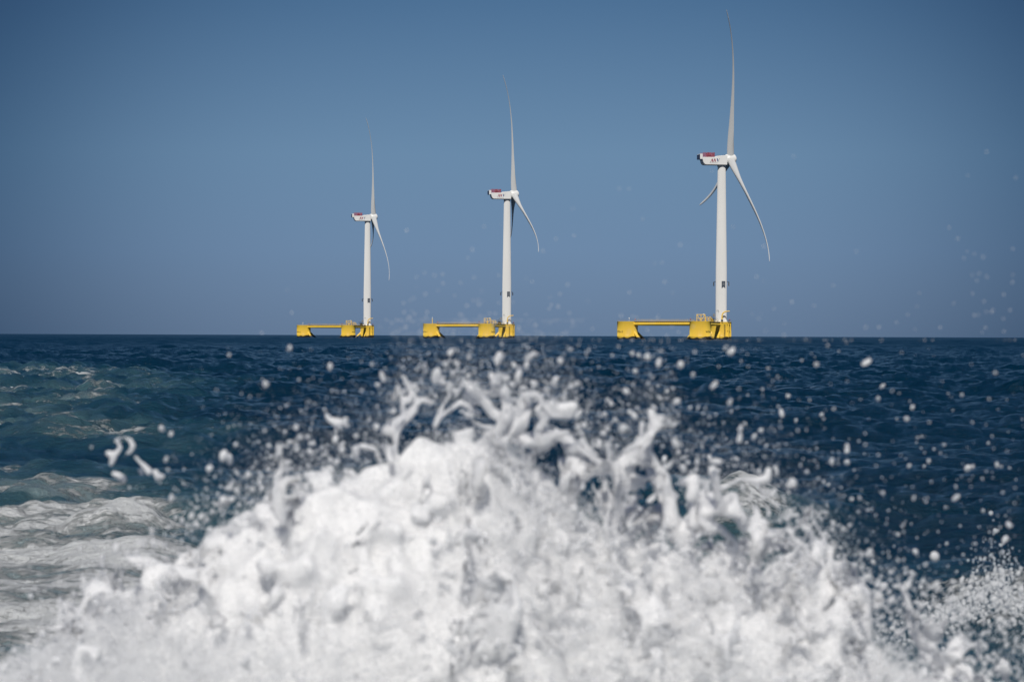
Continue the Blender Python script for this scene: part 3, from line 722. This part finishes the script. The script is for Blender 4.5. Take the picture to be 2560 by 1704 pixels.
runs = [[(1512, 968, 24, 0), (1500, 985, 17, 0), (1498, 1012, 9, 0), (1490, 1035, 13, 0), (1510, 1070, 16, .02), (1530, 1100, 18, .03), (1540, 1150, 24, .05), (1545, 1200, 30, .05)],
        [(1528, 962, 10, 0), (1512, 975, 14, 0)], [(1455, 1062, 13, -.03), (1490, 1060, 10, 0), (1510, 1075, 12, .02)],
        [(930, 868, 9, 0), (940, 890, 10, 0), (950, 908, 12, 0), (940, 925, 8, 0), (928, 915, 9, 0), (927, 940, 10, 0), (930, 962, 15, 0)],
        [(1066, 878, 9, 0), (1085, 895, 14, 0), (1105, 915, 15, .03), (1130, 945, 16, .05), (1160, 965, 22, .05), (1190, 1000, 16, .05), (1220, 1020, 15, 0)],
        [(1160, 900, 12, 0), (1168, 930, 20, 0), (1165, 960, 22, 0), (1140, 1000, 20, .04), (1120, 1030, 22, .05)],
        [(1205, 908, 12, 0), (1235, 905, 13, 0), (1250, 925, 9, 0), (1235, 945, 12, 0), (1255, 960, 20, .02), (1240, 985, 18, .02)],
        [(1265, 935, 15, 0), (1295, 940, 22, 0), (1318, 935, 17, 0), (1310, 955, 10, 0), (1270, 955, 12, 0), (1250, 930, 9, 0)],
        [(1280, 990, 8, 0), (1320, 1020, 9, 0), (1360, 1050, 11, .02), (1400, 1075, 14, .04), (1440, 1095, 11, .04), (1490, 1100, 9, .04), (1530, 1095, 12, .04)],
        [(1340, 1010, 8, .03), (1350, 1030, 11, .03), (1375, 1045, 8, .03)],
        [(1640, 1080, 14, -.02), (1650, 1120, 16, 0), (1655, 1160, 18, .03)], [(1665, 1120, 12, 0), (1705, 1100, 12, 0), (1740, 1105, 12, 0), (1765, 1100, 13, 0), (1768, 1080, 9, 0)],
        [(1570, 1110, 14, 0), (1595, 1100, 16, 0), (1590, 1140, 20, 0)], [(1000, 980, 9, 0), (1020, 930, 8, 0), (1035, 910, 8, 0)], [(1010, 960, 9, .05), (1060, 925, 9, .05), (1100, 950, 10, .05)],
        [(640, 1095, 14, 0), (652, 1070, 16, 0), (668, 1060, 9, 0)], [(1310, 1075, 10, .03), (1320, 1120, 12, .03), (1290, 1150, 16, .03)],
        [(1380, 1075, 8, .05), (1395, 1110, 9, .06), (1390, 1150, 14, .06)]]
F[0] = F[-1] = -1; F[:, 0] = F[:, -1] = -1; F[:, :, 0] = F[:, :, -1] = -1
v_, f_ = surface_nets(F.astype(np.float32), ST, (ox, oy, oz))
splash = bpy.data.objects.new('splash', None); C.objects.link(splash); splash.location = (0, D0, 0)
tag(splash, 'tall mound of white churned water with torn strands along its crest', 'splash')
link('mound', np_mesh('mound', v_ - np.array([0, D0, 0], np.float32), f_, m_foam), splash)
def grown(pts, st, seed, rough):
    P = [at(x * K, y * K, D0 + dd) for x, y, r, dd in pts]; rm = max(r for _, _, r, _ in pts) * K * PXM + .03
    lo = [min(p_[k] for p_ in P) - rm for k in range(3)]; hi = [max(p_[k] for p_ in P) + rm for k in range(3)]
    Fa = np.full([int((h - l) / st) + 2 for l, h in zip(lo, hi)], -1, np.float32); stamp(Fa, pts, lo, st)
    rough = min(rough, .28 * min(r for _, _, r, _ in pts) * K * PXM * .68)
    nz_ = .6 * noise3(Fa.shape, st, .034, seed) + .4 * noise3(Fa.shape, st, .018, seed + 50)
    Fa = np.where(Fa > -.06, Fa + rough * nz_, -1); Fa[0] = Fa[-1] = -1; Fa[:, 0] = Fa[:, -1] = -1; Fa[:, :, 0] = Fa[:, :, -1] = -1
    return surface_nets(Fa.astype(np.float32), st, lo)
for i_, r_ in enumerate(runs):
    v, f = grown(r_, .006, 300 + i_, .0055)
    link('strand', np_mesh('strand', v - np.array([0, D0, 0], np.float32), f, m_foam), splash)

# separate clots of water that have broken off
def clot(name, pts, label):
    pts = [(x, y, r * 1.2, dd) for x, y, r, dd in pts]
    v, f = grown(pts, .005, int(pts[0][0]), .0045); o = link(name, np_mesh(name, v, f, m_foam)); tag(o, label, 'water clot', 'clots of water torn off the splash'); return o
clot('water_clot', [(249, 1042, 9, 0), (261, 1047, 11, 0), (259, 1058, 9, 0), (256, 1066, 8, 0), (261, 1047, 9, 0), (272, 1037, 7, 0), (277, 1029, 6, 0), (274, 1020, 6.5, 0), (267, 1013, 7, 0), (274, 1007, 6, 0), (288, 1006, 6, 0), (300, 1012, 6.5, 0), (306, 1025, 8, 0), (301, 1037, 6.5, 0), (294, 1042, 5, 0)], 'hook-shaped loop of white water hanging over the churned wake')
clot('water_clot', [(313, 1051, 6, 0), (322, 1062, 8, 0), (333, 1072, 9, 0), (343, 1084, 10, 0)], 'slanting white blob beside the hook-shaped loop')
clot('water_clot', [(322, 1082, 8, .1), (327, 1090, 8, .1)], 'short white blob tucked under the slanting one')
clot('water_clot', [(262, 1090, 7, .1), (272, 1094, 9, .1), (284, 1103, 9, .1)], 'small white blob below the hook-shaped loop')
clot('water_clot', [(358, 1086, 9, -.1), (362, 1096, 11, -.1), (373, 1096, 9, -.1)], 'heart-shaped white blob farther from the hook-shaped loop than the slanting one')
clot('water_clot', [(760, 966, 10, 0), (775, 972, 15, 0), (790, 970, 10, 0), (800, 978, 6, 0)], 'star-like white blob hanging alone beside the crest')
clot('water_clot', [(832, 1025, 11, 0), (848, 1028, 9, 0), (862, 1032, 8, 0)], 'flat white blob skimming just above the slope of the splash')
clot('water_clot', [(1142, 828, 9, 0), (1150, 815, 9, 0), (1143, 838, 7, 0)], 'upright white blob highest above the crest')

# droplets
ico = bmesh.new(); bmesh.ops.create_icosphere(ico, subdivisions=1, radius=1); IV = np.array([v.co[:] for v in ico.verts], np.float32); IF = np.array([[v.index for v in f.verts] for f in ico.faces], np.int32); ico.free()
ico = bmesh.new(); bmesh.ops.create_icosphere(ico, subdivisions=2, radius=1); IV2 = np.array([v.co[:] for v in ico.verts], np.float32); IF2 = np.array([[v.index for v in f.verts] for f in ico.faces], np.int32); ico.free()
def drop_mesh(name, pos, rad, rng, mat):
    n_ = len(pos); st = 1 + np.abs(rng.normal(0, .35, n_)); ax = rng.normal(0, 1, (n_, 3)); ax[:, 2] *= 1.5; ax /= np.linalg.norm(ax, axis=1)[:, None]
    along = IV @ ax.T                                            # (12, n)
    V = IV[None] * (st ** -.35)[:, None, None] + ax[:, None, :] * (along.T * (st - st ** -.35)[:, None])[..., None]
    V = V * rad[:, None, None] + pos[:, None, :]
    Fc = IF[None] + (np.arange(n_) * len(IV))[:, None, None]
    return np_mesh(name, V.reshape(-1, 3), Fc.reshape(-1, 3), mat)
rng = np.random.default_rng(77)
def to3(px, py, d):
    """pixels and distances to points, many at once"""
    v = np.stack([(px - 1280) / FPX, -(py - 852) / FPX, -np.ones_like(px)], -1) @ np.array(cam_m.to_3x3()).T
    return np.array([0, 0, CAMZ]) + v * (d / v[:, 1])[:, None]
Hf_px = lambda px: np.interp(px, fil_p[:, 0], fil_p[:, 1]); Hc_px = lambda px: np.interp(px, core_p[:, 0], core_p[:, 1])
def lognorm(n_, med, sig, lo, hi): return np.clip(med * np.exp(rng.normal(0, sig, n_)), lo, hi)
P_, R_ = [], []
def put(px, py, d, r): P_.append(to3(px, py, d)); R_.append(r)
# spray over and round the crest
n_ = 1800; px = np.clip(rng.normal(1330, 470, n_), 150, 2500); tail = np.interp(px, [150, 500, 900, 1250, 1500, 1900, 2300, 2560], [40, 60, 80, 62, 90, 120, 140, 130])
put(px, Hf_px(px) + 25 - rng.exponential(1, n_) * tail, rng.normal(D0, .35, n_), lognorm(n_, .0026, .5, .001, .009))
# right-hand field of loose drops
n_ = 1000; px = 1450 + 1110 * rng.uniform(0, 1, n_) ** 1.25; py = 1500 - np.abs(rng.normal(0, 1, n_)) * np.interp(px, [1450, 1900, 2560], [330, 360, 300])
put(px, np.maximum(py, 850), rng.uniform(6.6, 9.2, n_), lognorm(n_, .0026, .6, .0010, .011))
# left-hand drops over the wake
n_ = 360; px = rng.uniform(60, 900, n_); py = Hf_px(px) + 45 - rng.exponential(75, n_)
put(px, py, rng.normal(D0, .4, n_), lognorm(n_, .0034, .5, .0014, .0095))
# faint drops against the sky
n_ = 46; px = np.clip(2560 - rng.exponential(230, n_) - 20, 1820, 2550); py = np.clip(835 - rng.exponential(170, n_), 380, 835)
put(px, py, rng.uniform(6.2, 7.6, n_), lognorm(n_, .0025, .25, .0014, .0032))
n_ = 14; put(rng.uniform(1000, 2100, n_), rng.uniform(740, 840, n_), rng.uniform(6.2, 7.6, n_), lognorm(n_, .0022, .25, .0012, .003))
POS = np.concatenate(P_); RAD = np.concatenate(R_)
RAD = np.where(POS[:, 2] > CAMZ - .003 * POS[:, 1], np.minimum(RAD, .0027), RAD)
big = np.argsort(-RAD)[:290]; small = np.setdiff1d(np.arange(len(RAD)), big)
VAR = []
for k in range(6):
    rg = np.random.default_rng(k); V = IV2 * np.array([1 + .25 * rg.normal(), 1, 1 + .3 * abs(rg.normal())]); V = V * (1 + .22 * np.sin(IV2 @ rg.normal(0, 2.2, 3) + rg.uniform(0, 6)))[:, None]
    VAR.append(np_mesh('water_drop', V, IF2, m_solid))
for i, b_ in enumerate(big):
    o = link('water_drop', VAR[i % 6]); o.location = POS[b_]; s_ = float(RAD[b_]); o.scale = (s_, s_, s_ * (1.0 if rng.random() < .65 else rng.uniform(1.2, 1.9))); o.rotation_euler = (rng.normal(0, .5), rng.normal(0, .5), rng.uniform(0, 6.28))
    x_, y_, z_ = POS[b_]; pxx = 1280 + x_ / y_ * FPX
    if pxx < 900: tag(o, 'white out-of-focus drop flying over the churned wake beside the splash', 'water drop', 'loose drops over the wake')
    elif pxx < 1500: tag(o, 'white out-of-focus drop flying above the highest part of the splash', 'water drop', 'loose drops above the crest')
    else: tag(o, 'white out-of-focus drop flying over dark open sea beside the splash', 'water drop', 'loose drops over the open sea')
# finer spray, froth thrown in front of the mound, and mist: past counting
P_, R_ = [POS[small]], [RAD[small]]
n_ = 15000; px = np.clip(rng.normal(1300, 520, n_), -100, 2660); put(px, np.maximum(Hf_px(px) + 60 - np.abs(rng.normal(0, 1, n_)) * 110, 800), rng.normal(D0, .4, n_), lognorm(n_, .0010, .3, .0005, .0022))
def front(n_, spread):
    px = rng.uniform(-150, 2700, n_); t_ = rng.uniform(0, 1, n_) ** 1.3; py = (Hc_px(px) + 45) * (1 - t_) + 1790 * t_ + rng.normal(0, 28, n_)
    return px, py, D0 - .05 - .45 * t_ - .75 * t_ ** 3 - np.abs(rng.normal(0, spread, n_))
n_ = 5000; px, py, d_ = front(n_, .18); put(px, py, d_, lognorm(n_, .0024, .6, .0008, .011))
# threads of drops: each a short flung arc whose drops shrink towards its end
nt_ = 300; px, py, d_ = front(nt_, .15); m_ = 16
an = np.radians(rng.normal(90, 48, nt_)); ln = rng.gamma(2.2, 22, nt_); bend = rng.normal(0, 26, nt_); u = np.linspace(0, 1, m_)
tx = px[:, None] + np.cos(an)[:, None] * ln[:, None] * u + bend[:, None] * u * u * np.sin(an)[:, None]; ty = py[:, None] - np.sin(an)[:, None] * ln[:, None] * u + (bend * np.cos(an))[:, None] * u * u + 14 * u * u
r0 = lognorm(nt_, .0052, .45, .002, .014)
rr_ = r0[:, None] * (1 - .65 * u) * np.exp(rng.normal(0, .22, (nt_, m_)))
put((tx + rng.normal(0, 2.5, tx.shape)).ravel(), (ty + rng.normal(0, 2.5, tx.shape)).ravel(), (d_[:, None] + rng.normal(0, .01, tx.shape)).ravel(), rr_.ravel())
# the same above the crest, sparser
nt_ = 60; px = np.clip(rng.normal(1300, 430, nt_), 420, 2150); py = Hf_px(px) + rng.normal(45, 50, nt_); d_ = rng.normal(D0, .18, nt_)
an = np.radians(rng.normal(90, 45, nt_)); ln = rng.gamma(2.2, 20, nt_)
tx = px[:, None] + np.cos(an)[:, None] * ln[:, None] * u; ty = py[:, None] - np.sin(an)[:, None] * ln[:, None] * u + 14 * u * u
rr_ = lognorm(nt_, .0038, .4, .0015, .008)[:, None] * (1 - .6 * u) * np.exp(rng.normal(0, .25, (nt_, m_)))
put((tx + rng.normal(0, 3, tx.shape)).ravel(), (ty + rng.normal(0, 3, tx.shape)).ravel(), (d_[:, None] + rng.normal(0, .01, tx.shape)).ravel(), rr_.ravel())
n_ = 5600; px = np.concatenate([rng.uniform(-150, 700, n_ // 4), rng.uniform(1850, 2700, n_ - n_ // 4)]); py = np.clip(Hf_px(px) - np.interp(px, [1850, 2000, 2560], [0, 40, 190]) + rng.gamma(1.6, 1, n_) * np.where(px > 1500, 170, 130) + 5, 0, 1790)
put(px, py, rng.normal(D0, .35, n_), lognorm(n_, .0027, .6, .0010, .012))
# veil: clouds of millimetre drops, thick and thin by turns
NV = 260000; px, py, d_ = front(NV, .16); V0 = to3(px, py, d_)
cl = gnoise(4.0, 512, .55, 61); cl2 = gnoise(4.0, 512, .20, 62)
a_, = sample(cl, V0[:, 0], V0[:, 2] * 1.3); b_, = sample(cl2, V0[:, 0], V0[:, 2] * 1.3)
keep = rng.random(NV) < np.clip(.62 + .24 * a_ + .16 * b_, .12, 1)
VP = V0[keep].astype(np.float32); VR = lognorm(len(VP), .00185, .35, .0008, .005)
OV = np.array([(1, 0, 0), (-1, 0, 0), (0, 1, 0), (0, -1, 0), (0, 0, 1), (0, 0, -1)], np.float32)
OF = np.array([(0, 2, 4), (2, 1, 4), (1, 3, 4), (3, 0, 4), (2, 0, 5), (1, 2, 5), (3, 1, 5), (0, 3, 5)], np.int32)
veil = link('mist', np_mesh('mist', (OV[None] * VR[:, None, None] + VP[:, None, :]).reshape(-1, 3), (OF[None] + (np.arange(len(VP)) * 6)[:, None, None]).reshape(-1, 3), m_drop))
tag(veil, 'soft white mist of tiny drops hanging in front of the splash', 'mist', kind='stuff')
spray = link('spray', drop_mesh('spray', np.concatenate(P_), np.concatenate(R_), rng, m_drop)); tag(spray, 'fine white spray and froth round the splash', 'spray', kind='stuff')
# a smaller splash farther back on the right
n_ = 4200; a_ = np.abs(rng.normal(0, 1, n_)); px = 2510 + rng.normal(0, 1, n_) * 130; py = 1520 - a_ * 70 * np.exp(-((px - 2490) / 90) ** 2) + rng.normal(0, 25, n_) + np.abs(px - 2490) * .25
dd = rng.normal(12.5, .35, n_); P = to3(px, py, dd)
sp2 = link('side_splash', drop_mesh('side_splash', P, lognorm(n_, .0030, .7, .001, .02), rng, m_drop)); tag(sp2, 'small ragged splash rising by itself beyond the tall mound', 'splash')
